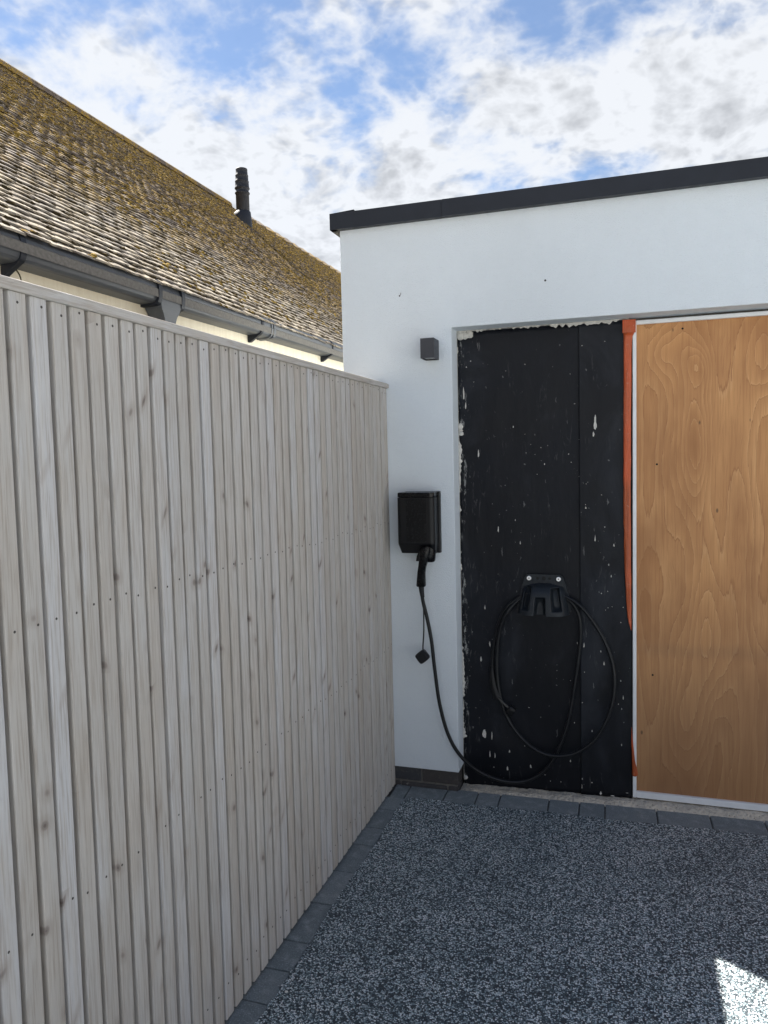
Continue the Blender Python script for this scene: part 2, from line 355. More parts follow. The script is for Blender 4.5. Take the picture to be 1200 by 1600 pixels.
# ------------------------------------------------------------------ mesh helpers
class MB:
    def __init__(s): s.v = []; s.f = []; s.smooth = []
    def add(s, vs, fs, smooth=False):
        o = len(s.v); s.v += [tuple(v) for v in vs]; s.f += [tuple(i + o for i in f) for f in fs]; s.smooth += [smooth] * len(fs); return s
    def box(s, x0, x1, y0, y1, z0, z1):
        return s.add([(x0, y0, z0), (x1, y0, z0), (x1, y1, z0), (x0, y1, z0), (x0, y0, z1), (x1, y0, z1), (x1, y1, z1), (x0, y1, z1)],
                     [(3, 2, 1, 0), (4, 5, 6, 7), (0, 1, 5, 4), (1, 2, 6, 5), (2, 3, 7, 6), (3, 0, 4, 7)])
    def bbox(s, x0, x1, y0, y1, z0, z1, r=.003, seg=1):
        bm = bmesh.new(); bmesh.ops.create_cube(bm, size=1)
        for v in bm.verts: v.co = ((x0 + x1) / 2 + v.co.x * (x1 - x0), (y0 + y1) / 2 + v.co.y * (y1 - y0), (z0 + z1) / 2 + v.co.z * (z1 - z0))
        bmesh.ops.bevel(bm, geom=list(bm.edges), offset=r, segments=seg, profile=.6, affect='EDGES')
        bm.verts.index_update()
        s.add([v.co[:] for v in bm.verts], [[v.index for v in f.verts] for f in bm.faces]); bm.free(); return s
    def extrude(s, pts, axis, a, b):
        """prism: pts is a list of 2D points in the plane normal to axis ('x','y','z')"""
        def P(p, h): return {'x': (h, p[0], p[1]), 'y': (p[0], h, p[1]), 'z': (p[0], p[1], h)}[axis]
        n = len(pts); vs = [P(p, a) for p in pts] + [P(p, b) for p in pts]
        fs = [tuple(range(n))[::-1], tuple(range(n, 2 * n))] + [(i, (i + 1) % n, n + (i + 1) % n, n + i) for i in range(n)]
        return s.add(vs, fs)
    def loft(s, rings, smooth=True, cap=True):
        n = len(rings[0]); vs = [p for r in rings for p in r]; fs = []
        for k in range(len(rings) - 1):
            for i in range(n): fs.append((k * n + i, k * n + (i + 1) % n, (k + 1) * n + (i + 1) % n, (k + 1) * n + i))
        s.add(vs, fs, smooth)
        if cap:
            s.add(rings[0], [tuple(range(n))[::-1]]); s.add(rings[-1], [tuple(range(n))])
        return s
    def lathe(s, cx, cy, prof, n=28, smooth=True):
        return s.loft([[(cx + r * math.cos(2 * math.pi * i / n), cy + r * math.sin(2 * math.pi * i / n), z) for i in range(n)] for r, z in prof], smooth)
    def tube(s, pts, r, n=12, sub=6, rads=None):
        P = catmull(pts, sub); N = len(P); rings = []
        up = Vector((0.13, 1, .07)).normalized()
        for i, p in enumerate(P):
            tg = (P[min(i + 1, N - 1)] - P[max(i - 1, 0)]).normalized()
            a = tg.cross(up).normalized(); bb = tg.cross(a)
            rr = r if rads is None else np.interp(i / (N - 1), np.linspace(0, 1, len(rads)), rads)
            rings.append([tuple(p + a * rr * math.cos(2 * math.pi * k / n) + bb * rr * math.sin(2 * math.pi * k / n)) for k in range(n)])
        return s.loft(rings)
    def disc(s, c, nrm, r, h, n=14):
        nrm = Vector(nrm).normalized(); a = nrm.orthogonal().normalized(); bb = nrm.cross(a); c = Vector(c)
        def ring(rr, d): return [tuple(c + nrm * d + (a * math.cos(2 * math.pi * k / n) + bb * math.sin(2 * math.pi * k / n)) * rr) for k in range(n)]
        return s.loft([ring(r, 0), ring(r, h * .7), ring(r * .86, h)], False)
    def build(s, name, material, parent=None, recenter=True):
        c = Vector((0, 0, 0))
        if recenter:
            a = np.array(s.v); c = Vector(((a.min(0) + a.max(0)) / 2).tolist())
        me = bpy.data.meshes.new(name); me.from_pydata([(v[0] - c.x, v[1] - c.y, v[2] - c.z) for v in s.v], [], s.f)
        me.polygons.foreach_set('use_smooth', s.smooth)
        bm = bmesh.new(); bm.from_mesh(me); bmesh.ops.recalc_face_normals(bm, faces=bm.faces); bm.to_mesh(me); bm.free()
        me.materials.append(MATS[material])
        return link(name, me, c, parent)
def catmull(pts, sub):
    P = [Vector(p) for p in pts]; out = []
    for i in range(len(P) - 1):
        p0, p1, p2, p3 = P[max(i - 1, 0)], P[i], P[i + 1], P[min(i + 2, len(P) - 1)]
        for k in range(sub):
            u = k / sub
            out.append(.5 * ((2 * p1) + (p2 - p0) * u + (2 * p0 - 5 * p1 + 4 * p2 - p3) * u * u + (3 * p1 - p0 - 3 * p2 + p3) * u ** 3))
    out.append(P[-1]); return out
WLOC = {}
def link(name, me, loc, parent=None, rot=None):
    o = bpy.data.objects.new(name, me); COL.objects.link(o)
    loc = Vector(loc); WLOC[o.name] = loc.copy()
    if parent:
        o.parent = parent; o.location = loc - WLOC[parent.name]
    else: o.location = loc
    if rot is not None: o.rotation_euler = rot
    return o
def thing(name, label, cat, loc=(0, 0, 0), group=None):
    o = link(name, None, loc); o.empty_display_size = .1
    return tag(o, label, cat, group)
def tag(o, label, cat, group=None):
    o['label'] = label; o['category'] = cat
    if group: o['group'] = group
    return o
def struct(o): o['kind'] = 'structure'; return o

# ------------------------------------------------------------------ ground
m_ = MB(); m_.add([(-900, -900, -.030), (900, -900, -.030), (900, 900, -.030), (-900, 900, -.030)], [(0, 1, 2, 3)])
struct(m_.build('ground', 'outer_ground'))
# resin driveway: one sheet whose edge creeps unevenly over the paver border
edge = []
y = -6.0
while y < -.16: edge.append((.074 + rng.uniform(-.004, .004) + .003 * math.sin(y * 9), y)); y += .012 if y > -2.6 else .3
x = .10
while x < 6.6: edge.append((x, -.112 + .030 * min(x, 1.7) + rng.uniform(-.006, .006) + .004 * math.sin(x * 11))); x += .012 if x < 2.2 else .3
edge += [(6.6, -6.0)]
m_ = MB(); n = len(edge)
m_.add([(a, b_, .005) for a, b_ in edge] + [(a, b_, -.025) for a, b_ in edge], [tuple(range(n))] + [(i, n + i, n + (i + 1) % n, (i + 1) % n) for i in range(n)])
struct(m_.build('driveway', 'resin_gravel', recenter=False))
# paver border (bedding + single blocks)
bed = MB(); bed.box(-.06, .10, -9, -.10, -.028, -.006); bed.box(-.02, 6.6, -.14, .075, -.029, -.0055)
border = struct(bed.build('paver_border', 'joint_sand'))
def paver(cx, cy, lx, ly, rot=0):
    b_ = MB().bbox(-lx / 2, lx / 2, -ly / 2, ly / 2, -.024, .0, .004, 2)
    me_o = b_.build('paver', 'charcoal_paver', border, recenter=False)
    me_o.location = Vector((cx, cy, .0025 + rng.uniform(-.0012, .0012))) - WLOC[border.name]
    me_o.rotation_euler = (rng.uniform(-.006, .006), rng.uniform(-.006, .006), rot + rng.uniform(-.006, .006))
jy = [-.115, -.235, -.40, -.535, -.735, -.935, -1.142, -1.275, -1.412]
while jy[-1] > -3.4: jy.append(jy[-1] - rng.choice((.2, .135, .2, .165)))
for a, b_ in zip(jy, jy[1:]): paver(.022, (a + b_) / 2, .108, a - b_ - .005)
jx = [.0, .068, .236, .372, .470, .675, .800, .903, 1.105, 1.308]
while jx[-1] < 3.2: jx.append(jx[-1] + rng.choice((.2, .135, .2, .165)))
for a, b_ in zip(jx, jx[1:]):
    xm = (a + b_) / 2; yb = .018 + .030 * min(xm, 1.6); paver(xm, yb - .072, b_ - a - .005, .144, .030 if xm < 1.7 else 0)
# concrete threshold under the opening, rough top
NX, NY = 150, 8; vs = []; fs = []
for i in range(NX + 1):
    for j in range(NY + 1):
        xx = .286 + i * 2.5 / NX; y0 = .010 + .030 * min(xx, 1.6); yy = y0 + (.20 - y0) * j / NY
        zt = .001 + .020 * min(1, max(0, (xx - .3) / .9)) + .006 * mnoise.noise((xx * 14, yy * 30, 1)) + .004 * mnoise.noise((xx * 50, yy * 60, 4))
        if j == 0: zt = -.012
        vs.append((xx, yy + .006 * mnoise.noise((xx * 20, 3, yy)), zt))
for i in range(NX):
    for j in range(NY):
        a = i * (NY + 1) + j; fs.append((a, a + NY + 1, a + NY + 2, a + 1))
m_ = MB().add(vs, fs, True); struct(m_.build('threshold', 'threshold_concrete'))
# stray chips on the driveway
def chip(x, y, r, label):
    bm = bmesh.new(); bmesh.ops.create_icosphere(bm, subdivisions=1, radius=r)
    for v in bm.verts: v.co *= rng.uniform(.75, 1.15); v.co.z *= .6; v.co.y *= .7
    me = bpy.data.meshes.new('stone_chip'); bm.to_mesh(me); bm.free(); me.materials.append(MATS['chip_white'])
    o = link('stone_chip', me, (x, y, .005 + r * .45), rot=(0, 0, rng.uniform(0, 3))); tag(o, label, 'stone', 'loose pale chips on the driveway')
chip(.112, -.43, .007, 'small white chip lying on dark gravel near the fence and wall corner')
chip(.10, -1.36, .006, 'pale grit speck on gravel beside the border blocks')
for (x, y) in ((.21, -1.40), (1.17, -.98), (.72, -.55)):
    chip(x, y, .004, 'tiny pale stone chip loose on the open gravel away from the fence')

# ------------------------------------------------------------------ garage
G = thing('garage', 'white rendered flat-roofed garage with dark roof trim and boarded opening', 'garage', (1.5, 0, 0))
XL, XR, OPL, OPR, ZB, ZO, ZT, DEP = -.2, 4.2, .289, 2.75, .091, 2.010, 2.47, .10
w = MB()
# front skin of render with the opening cut out (one closed shell, 0.1 deep)
def ring(yv):
    return [(XL, yv, ZB), (OPL, yv, ZB), (OPL, yv, ZO), (OPR, yv, ZO), (OPR, yv, ZB), (XR, yv, ZB), (XR, yv, ZT), (XL, yv, ZT)]
f0, f1 = ring(0), ring(.135)
n = 8
w.add(f0 + f1, [(0, 1, 2, 7), (2, 3, 6, 7), (3, 4, 5, 6)] + [(8 + 7, 8 + 2, 8 + 1, 8 + 0), (8 + 7, 8 + 6, 8 + 3, 8 + 2), (8 + 6, 8 + 5, 8 + 4, 8 + 3)] +
      [(i, n + i, n + (i + 1) % n, (i + 1) % n) for i in range(n)])
fw = w.build('front_wall', 'white_render', G)
bv = fw.modifiers.new('bevel', 'BEVEL'); bv.width = .004; bv.segments = 2; bv.limit_method = 'ANGLE'
MB().box(XL + .004, XL + .2, .137, 5.6, -.02, ZT - .002).build('side_wall', 'white_render', G)
MB().box(XR - .2, XR - .004, .137, 5.6, -.02, ZT - .002).build('side_wall', 'white_render', G)
MB().box(XL + .004, XR - .004, 5.602, 5.8, -.02, ZT - .002).build('rear_wall', 'white_render', G)
MB().box(OPL - .08, OPR + .08, .140, .24, -.02, ZO + .2).build('inner_wall', 'mortar', G)
MB().box(XL - .015, XR + .015, -.012, 5.80, ZT + .002, ZT + .050).build('flat_roof', 'anthracite_trim', G)
# roof trim: overlapping pressed lengths with a drip return
FZ0, FZ1, FY = 2.458, 2.527, -.034
def trim_front(x0, x1, dy, dz):
    prof = [(FY - dy, FZ0), (FY - dy, FZ1 + dz), (FY + .10, FZ1 + dz + .006), (FY + .10, FZ1 + dz + .003), (FY - dy + .003, FZ1 + dz - .003), (FY - dy + .003, FZ0 + .003), (FY + .028, FZ0 + .003), (FY + .028, FZ0)]
    return MB().extrude(prof, 'x', x0, x1).build('roof_trim', 'anthracite_trim', G)
trim_front(XL - .031, .262, .0, .0); trim_front(.2625, .2640, -.0015, -.0010); trim_front(.2645, 1.72, .0012, .0); trim_front(1.7202, 1.74, .0018, .0006); trim_front(1.7405, XR + .03, 0, 0)
sp = [(XL - .032, FZ0), (XL - .032, FZ1), (XL + .08, FZ1 + .006), (XL + .08, FZ1 + .003), (XL - .029, FZ1 - .003), (XL - .029, FZ0 + .003), (XL - .002, FZ0 + .003), (XL - .002, FZ0)]
MB().extrude(sp, 'y', FY + .0005, 5.8).build('roof_trim', 'anthracite_trim', G)
# brick plinth below the render
pl = MB().box(XL + .012, OPL - .012, .016, .13, -.05, ZB - .001).build('plinth', 'mortar', G)
for (z0, z1, cuts) in ((.030, .0895, (-.19, -.055, .118, .2860)), (-.040, .021, (-.19, .02, .235, .2860))):
    for a, b_ in zip(cuts, cuts[1:]):
        o = MB().bbox(a + .004, b_ - .004, .0095, .10, z0, z1, .003).build('brick', 'dark_brick', pl)
        o.rotation_euler = (rng.uniform(-.01, .01), 0, rng.uniform(-.008, .008))
# drilled marks in the render
for (x, z, r) in ((.066, 2.160, .0032), (.678, 2.168, .0042)):
    MB().disc((x, -.0002, z), (0, -1, 0), r, .0012, 9).build('drill_hole', 'hole_dark', G)
bm_ = MB(); bm_.tube([(.066, -.002, 2.158), (.072, -.004, 2.166), (.072, -.003, 2.172)], .0009, 5, 3); bm_.build('wire_end', 'screw_rust', G)

# membrane: two lapped sheets, gently wavy, torn lower edge
def sheet(x0, x1, yb, name, seed, bulge):
    NX, NZ = 40, 110; vs = []; fs = []
    for i in range(NX + 1):
        for j in range(NZ + 1):
            u, v = i / NX, j / NZ
            zb = -.008 + .028 * ((x0 + u * (x1 - x0)) - .29) / .72 + .003 * mnoise.noise((u * 9, seed, 2))
            zt = 2.004
            xx = x0 + u * (x1 - x0) + (.0015 * mnoise.noise((seed, v * 14, 5)) if i in (0, NX) else 0); z = zb + v * (zt - zb)
            yy = yb + .0022 * mnoise.noise((xx * 6, z * 3, seed)) + bulge * math.exp(-((xx - .43) / .13) ** 2 - ((z - .18) / .10) ** 2)
            vs.append((xx, yy, z))
    for i in range(NX):
        for j in range(NZ):
            a = i * (NZ + 1) + j; fs.append((a, a + NZ + 1, a + NZ + 2, a + 1))
    o = MB().add(vs, fs, True).build(name, 'black_membrane', G)
    sm = o.modifiers.new('solid', 'SOLIDIFY'); sm.thickness = .003; sm.offset = 0
    return o
sheet(OPL + .001, .83, .107, 'membrane_sheet', 1.3, -.016)
sheet(.800, 1.008, .100, 'membrane_sheet', 6.1, 0)
# plaster splashes and runs on the membrane (x, z, width, height)
SPL = [(0.5275, 1.5915, 0.0036, 0.009), (0.4987, 1.8288, 0.0023, 0.0027), (0.5798, 1.8517, 0.0045, 0.0027), (0.7652, 1.8013, 0.0026, 0.0035), (0.865, 1.5972, 0.011, 0.0542), (0.858, 1.5493, 0.0068, 0.0219), (0.6576, 1.4302, 0.0035, 0.0063), (0.7672, 1.4351, 0.0035, 0.0044), (0.6261, 1.3875, 0.0027, 0.0027), (0.7998, 1.3758, 0.0026, 0.0036), (0.828, 1.3444, 0.0026, 0.0036), (0.8258, 1.2447, 0.0052, 0.0089), (0.8631, 1.1154, 0.0034, 0.0286), (0.5519, 1.0938, 0.0036, 0.0184), (0.532, 1.1922, 0.0027, 0.0083), (0.9379, 1.0896, 0.0042, 0.0124), (0.5804, 1.4788, 0.0027, 0.0027), (0.6179, 1.4715, 0.0027, 0.0027), (0.6431, 1.4997, 0.0027, 0.0036), (0.9017, 1.1647, 0.0034, 0.0044), (0.8894, 1.2977, 0.0051, 0.0027), (0.3148, 1.7461, 0.0056, 0.0568), (0.3232, 1.6907, 0.0047, 0.0275), (0.2988, 1.5829, 0.0189, 0.024), (0.2915, 1.484, 0.0085, 0.026), (0.904, 1.9243, 0.0042, 0.0026), (0.8137, 1.9132, 0.0034, 0.0043), (0.7825, 1.6776, 0.0052, 0.0026), (0.825, 1.2581, 0.0026, 0.0045), (0.6005, 1.5143, 0.0022, 0.0027), (0.5768, 1.5583, 0.0018, 0.0027), (0.3603, 1.7894, 0.0028, 0.0036), (0.3287, 1.855, 0.0047, 0.0055), (0.3478, 1.8793, 0.0056, 0.0045), (0.8006, 1.529, 0.0034, 0.0044), (0.757, 1.47, 0.0052, 0.0036), (0.3762, 1.4819, 0.0056, 0.0332), (0.458, 1.1531, 0.0046, 0.0278), (0.3949, 0.8085, 0.0035, 0.0199), (0.9172, 1.0069, 0.0038, 0.0094), (0.9266, 0.9602, 0.0032, 0.0107), (0.8157, 0.6639, 0.0039, 0.0206), (0.7881, 0.6693, 0.0033, 0.011), (0.8967, 0.5898, 0.0045, 0.0164), (0.8839, 0.6403, 0.0039, 0.0109), (0.4138, 0.6457, 0.005, 0.0243), (0.3738, 0.5755, 0.0064, 0.023), (0.3854, 0.2439, 0.0172, 0.035), (0.4196, 0.2397, 0.0036, 0.032), (0.4106, 0.1553, 0.0043, 0.0365), (0.4326, 0.1502, 0.0036, 0.0248), (0.4966, 0.1732, 0.0042, 0.013), (0.5866, 0.1104, 0.0055, 0.0158), (0.4858, 0.0925, 0.0064, 0.0189), (0.7565, 0.1509, 0.0047, 0.0113), (0.8027, 0.0486, 0.006, 0.0212), (0.8061, 0.0808, 0.004, 0.0085), (0.8819, 0.0275, 0.0072, 0.0168), (0.7155, 0.0544, 0.0034, 0.0043), (0.8458, 0.069, 0.004, 0.0049), (0.8474, 0.295, 0.0039, 0.0097), (0.9668, 0.2452, 0.0032, 0.0097), (0.8078, 0.4147, 0.0033, 0.0042), (0.7742, 0.3213, 0.0033, 0.007), (0.8873, 0.8863, 0.0032, 0.0041), (0.9124, 0.8959, 0.0026, 0.004), (0.964, 0.5191, 0.0038, 0.0082), (0.9542, 0.4193, 0.0032, 0.0041), (0.9735, 0.4482, 0.0032, 0.0164), (0.9676, 0.3999, 0.0032, 0.0068), (0.5626, 0.2013, 0.0035, 0.0036), (0.6476, 0.0789, 0.0041, 0.005), (0.6713, 0.053, 0.0034, 0.0043), (0.7587, 0.5049, 0.004, 0.0028), (0.817, 0.547, 0.0033, 0.0041), (0.5816, 0.3722, 0.0069, 0.0021), (0.9135, 0.8265, 0.0032, 0.0034), (0.9038, 0.8166, 0.0026, 0.0034), (0.9301, 0.8312, 0.0026, 0.0034), (0.974, 0.8308, 0.0032, 0.0047), (0.9644, 0.7665, 0.0032, 0.004), (0.4262, 0.0927, 0.0029, 0.0058), (0.4619, -0.0018, 0.0036, 0.0037), (0.9295, 0.0212, 0.0156, 0.0049), (0.9502, 0.0145, 0.0078, 0.0035), (0.989, 0.04, 0.0103, 0.0028)]
def memb_y(x, z):
    if x > .803: return .100 + .0022 * mnoise.noise((x * 6, z * 3, 6.1))
    return .107 + .0022 * mnoise.noise((x * 6, z * 3, 1.3)) - .016 * math.exp(-((x - .43) / .13) ** 2 - ((z - .18) / .10) ** 2)
dots = MB()
for k, (x, z, w_, h_) in enumerate(SPL):
    if x < .292 or x > 1.004 or z < .01: continue
    n_ = 8 if max(w_, h_) < .012 else 18
    pts = []
    for q in range(n_):
        a = 2 * math.pi * q / n_; rr_ = 1 + .45 * mnoise.noise((k * 3.3, math.cos(a) * 1.6, math.sin(a) * 1.6)) + (.35 * mnoise.noise((k * 7.7, q * 1.9, 4)) if n_ > 8 else 0)
        taper = 1 - .45 * math.sin(a)            # runs thin out upwards
        pts.append((x + .5 * w_ * rr_ * math.cos(a) * taper, z + .5 * h_ * rr_ * math.sin(a)))
    vs_ = [(a, memb_y(a, b_) - .0021, b_) for a, b_ in pts] + [(x + (a - x) * .6, memb_y(a, b_) - .0030, z + (b_ - z) * .7) for a, b_ in pts] + [(x, memb_y(x, z) - .0032, z)]
    fs_ = [(q, (q + 1) % n_, n_ + (q + 1) % n_, n_ + q) for q in range(n_)] + [(n_ + q, n_ + (q + 1) % n_, 2 * n_) for q in range(n_)]
    if max(w_, h_) > .018: MB().add(vs_, fs_, True).build('plaster_splash', 'plaster', G)
    else: dots.add(vs_, fs_, True)
dots.build('plaster_specks', 'plaster', G)['kind'] = 'stuff'
# plaster squeezed over the membrane edges
def ragged(along, a0, a1, base, wid, yv, name, seed, step=.005, bias=.0):
    top = []; k = a0; 
    while k <= a1:
        wv = wid * max(0.0, 2.0 * mnoise.noise((k * 3.1, seed, 0)) + .9 * mnoise.noise((k * 19, seed, 3)) + .8 * mnoise.noise((k * 70, seed, 9)) + bias)
        top.append((k, max(.0008, wv))); k += step
    vs = []; fs = []
    for i, (k, wv) in enumerate(top):
        for q, yo in ((0, -.004), (.6, -.0055), (1.0, 0)):
            if along == 'z': vs.append((base + wv * q, yv + yo, k))
            else: vs.append((k, yv + yo, base - wv * q))
    for i in range(len(top) - 1):
        for q in range(2):
            a = i * 3 + q; fs.append((a, a + 1, a + 4, a + 3))
    return MB().add(vs, fs, True).build(name, 'plaster', G)
ragged('z', .02, 2.0, OPL + .0005, .013, .1035, 'plaster_edge', 2.0)
ragged('x', OPL, 1.0, ZO - .001, .016, .100, 'plaster_edge', 8.0, bias=.35)
ragged('z', .10, .32, OPL + .001, .022, .0975, 'plaster_smear', 11.0)
for (x, z, r) in ((.306, 1.990, .020), (.328, 1.988, .016), (.345, 1.992, .017), (.298, 1.60, .014), (.303, 1.57, .010), (.297, .03, .010)):
    bm = bmesh.new(); bmesh.ops.create_icosphere(bm, subdivisions=2, radius=r)
    for v in bm.verts: v.co *= 1 + .35 * mnoise.noise(v.co * 90 + Vector((x * 50, 0, z * 30))); v.co.y *= .35
    m_ = MB(); bm.verts.index_update(); m_.add([(v.co.x + x, v.co.y + .101, v.co.z + z) for v in bm.verts], [[v.index for v in f.verts] for f in bm.faces], True); bm.free()
    m_.build('plaster_lump', 'plaster', G)

# plywood board in its white frame
B = thing('boarding', 'varnished plywood sheet in white plastic frame filling the garage opening', 'boarding', (1.88, .11, .03))
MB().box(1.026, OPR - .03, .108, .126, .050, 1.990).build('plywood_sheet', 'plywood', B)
MB().bbox(1.0115, 1.0262, .092, .13, .026, 1.998, .002).build('frame_side', 'white_upvc', B)
MB().bbox(OPR - .030, OPR - .006, .092, .13, .026, 1.998, .002).build('frame_side', 'white_upvc', B)
MB().bbox(1.0265, OPR - .0305, .0925, .13, .026, .052, .002).build('frame_bottom', 'white_upvc', B)
MB().bbox(1.0265, OPR - .0305, .0945, .13, 1.982, 1.998, .002).build('frame_top', 'white_upvc', B)
for (x, z) in ((1.20, 1.955), (1.105, 1.42), (1.09, .55), (1.60, 1.95), (1.62, .14)):
    MB().disc((x, .1082, z), (0, -1, 0), .0042, .0008, 10).build('screw_hole', 'hole_dark', B)

# orange tape: square patch, long tapering run, loose torn tail
T = thing('orange_tape', 'long torn strip of glossy orange tape between black membrane and plywood', 'tape', (1.0, .09, .12))
MB().bbox(.9735, 1.024, .0865, .0905, 1.950, 2.003, .0008).build('tape_patch', 'orange_tape', T)
def strip(path, yv, name, seed):
    vs = []; fs = []; N = 70
    zs = [p[0] for p in path][::-1]; l = [p[1] for p in path][::-1]; r = [p[2] for p in path][::-1]
    for i in range(N + 1):
        z = zs[0] + (zs[-1] - zs[0]) * i / N; a = np.interp(z, zs, l); b_ = np.interp(z, zs, r)
        for q in range(5):
            x = a + (b_ - a) * q / 4 + (.0016 * mnoise.noise((q * 3.1, z * 17, seed)) if q in (0, 4) else 0)
            yy = yv - .0012 * math.sin(q / 4 * math.pi) + .0035 * mnoise.noise((q * .9, z * 11, seed))
            vs.append((x, yy, z))
    for i in range(N):
        for q in range(4):
            a = i * 5 + q; fs.append((a, a + 1, a + 6, a + 5))
    o = MB().add(vs, fs, True).build(name, 'orange_tape', T)
    sm = o.modifiers.new('solid', 'SOLIDIFY'); sm.thickness = .0006; return o
strip([(1.952, .977, 1.020), (1.93, .978, 1.010), (1.85, .978, 1.008), (1.6, .977, 1.006), (1.23, .976, 1.0045), (1.0, .980, 1.005), (.83, .988, 1.0065), (.775, .994, 1.0068), (.738, 1.0055, 1.0068)], .0895, 'tape_run', 2)
strip([(.33, 1.0062, 1.0072), (.26, 1.0068, 1.0125), (.19, 1.008, 1.020), (.15, 1.009, 1.030), (.128, 1.009, 1.033), (.120, 1.012, 1.024)], .0865, 'tape_tail', 5)

# wall lamp
Lm = thing('wall_lamp', 'small dark grey box-shaped outdoor lamp on the white wall', 'lamp', (.205, 0, 1.88))
m_ = MB()
x0, x1, y0, y1, z0, z1, th = .177, .234, -.090, -.0005, 1.879, 1.9605, .003
m_.box(x0, x1, y0, y0 + th, z0, z1); m_.box(x0, x0 + th, y0 + th, y1, z0, z1); m_.box(x1 - th, x1, y0 + th, y1, z0, z1); m_.box(x0 + th, x1 - th, y1 - th, y1, z0, z1)
lb = m_.build('lamp_body', 'lamp_grey', Lm)
MB().box(x0 + th, x1 - th, y0 + th, y1 - th, z1 - .010, z1 - .007).build('lamp_glass', 'lens_glass', Lm)
MB().box(x0 + th, x1 - th, y0 + th, y1 - th, z0 + .006, z0 + .009).build('lamp_glass', 'lens_glass', Lm)

# ------------------------------------------------------------------ charger
Ch = thing('car_charger', 'black ribbed electric car charger box on white wall by the fence', 'charger', (.146, 0, 1.06))
MB().bbox(.075, .2315, -.026, -.0005, 1.061, 1.3245, .004, 2).build('back_plate', 'black_plastic', Ch)
def outline(x0, x1, y0, y1, r, n=6):
    pts = [(x0, y1), (x0, y0 + r)]
    pts += [(x0 + r - r * math.cos(k / n * math.pi / 2), y0 + r - r * math.sin(k / n * math.pi / 2)) for k in range(1, n + 1)]
    pts += [(x1 - r + r * math.sin(k / n * math.pi / 2), y0 + r - r * math.cos(k / n * math.pi / 2)) for k in range(0, n + 1)]
    pts += [(x1, y1)]; return pts
def ringz(z, x0, x1, y0, y1, r): return [(a, b_, z) for a, b_ in outline(x0, x1, y0, y1, r)]
m_ = MB(); m_.loft([ringz(1.063, .068, .219, -.062, -.026, .008), ringz(1.104, .062, .2235, -.098, -.026, .018), ringz(1.110, .062, .2235, -.100, -.026, .018), ringz(1.302, .062, .2235, -.100, -.026, .018)], False)
m_.build('body', 'black_plastic', Ch)
m_ = MB(); m_.loft([ringz(1.3045, .0625, .2232, -.0995, -.026, .018), ringz(1.320, .0625, .2232, -.0995, -.026, .018), ringz(1.3235, .065, .221, -.097, -.026, .016)], False)
m_.build('top_cap', 'gloss_black', Ch)
m_ = MB()
x = .104
while x < .188: m_.box(x, x + .0020, -.1006, -.0995, 1.116, 1.296); x += .0044
o = m_.build('front_ribs', 'gloss_black', Ch); o['kind'] = 'stuff'
MB().disc((.128, -.0805, 1.0905), (0, -1, -.7), .002, .001, 10).build('status_light', 'lens_glass', Ch)
# holster cup below the body with a flap
def ell(cx, cy, z, rx, ry, n=20): return [(cx + rx * math.cos(2 * math.pi * k / n), cy + ry * math.sin(2 * math.pi * k / n), z) for k in range(n)]
hl = MB().loft([ell(.183, -.062, 1.098, .035, .030), ell(.185, -.062, 1.060, .034, .030), ell(.190, -.060, 1.034, .026, .026), ell(.190, -.060, 1.028, .022, .022)]).build('holster', 'gloss_black', Ch)
MB().extrude([(.138, 1.052), (.148, 1.075), (.165, 1.062), (.165, 1.030), (.134, 1.030)], 'y', -.070, -.058).build('holster_flap', 'black_plastic', Ch)

# cable with its two plugs
Cb = thing('charging_cable', 'black charging cable hanging from the charger and looped over the hanger', 'cable', (.5, .05, .05))
def sec(cx, cy, z, wx, wy, tilt=0, n=18):
    out = []
    for k in range(n):
        a = 2 * math.pi * k / n; ca, sa = math.cos(a), math.sin(a)
        out.append((cx + wx * math.copysign(abs(ca) ** .6, ca), cy + wy * math.copysign(abs(sa) ** .6, sa), z + tilt * ca * wx))
    return out
gun = MB().loft([sec(.183, -.090, 1.094, .021, .018), sec(.181, -.092, 1.070, .022, .020), sec(.174, -.091, 1.038, .019, .019), sec(.166, -.088, 1.008, .0165, .017), sec(.161, -.083, .985, .0165, .017), sec(.158, -.078, .955, .0180, .018), sec(.156, -.074, .927, .0195, .019), sec(.156, -.0735, .923, .0175, .017)])
gun.build('charging_gun', 'gloss_black', Cb)
MB().tube([(.1555, -.073, .924), (.157, -.072, .90), (.160, -.070, .875)], .009, 12, 4, [.012, .0105, .0085]).build('strain_relief', 'cable_rubber', Cb)
CR = .0078
sweep = [(.155, -.072, .915), (.161, -.068, .856), (.176, -.065, .787), (.192, -.06, .69), (.203, -.055, .564), (.221, -.05, .409), (.256, -.04, .268), (.309, -.02, .169), (.384, .02, .093), (.485, .045, .056), (.572, .06, .062), (.65, .07, .112), (.71, .075, .212), (.751, .078, .34), (.778, .078, .495), (.797, .076, .634), (.804, .070, .732), (.796, .070, .801), (.765, .074, .850), (.715, .077, .868),
         (.65, .077, .872), (.580, .076, .866), (.540, .070, .845), (.498, .06, .795), (.465, .068, .715), (.452, .070, .629), (.45, .070, .53), (.464, .066, .419), (.5, .058, .325), (.555, .053, .253), (.624, .048, .205), (.699, .046, .19), (.784, .046, .212), (.862, .050, .277), (.914, .055, .376), (.939, .06, .491), (.932, .065, .597), (.896, .065, .702), (.843, .058, .79), (.8, .062, .840), (.757, .070, .866), (.715, .076, .884),
         (.65, .077, .888), (.585, .077, .880), (.534, .076, .850), (.49, .074, .809), (.455, .082, .733), (.433, .086, .626), (.427, .085, .545)]
MB().tube(sweep, CR, 12, 6).build('cable', 'cable_rubber', Cb)
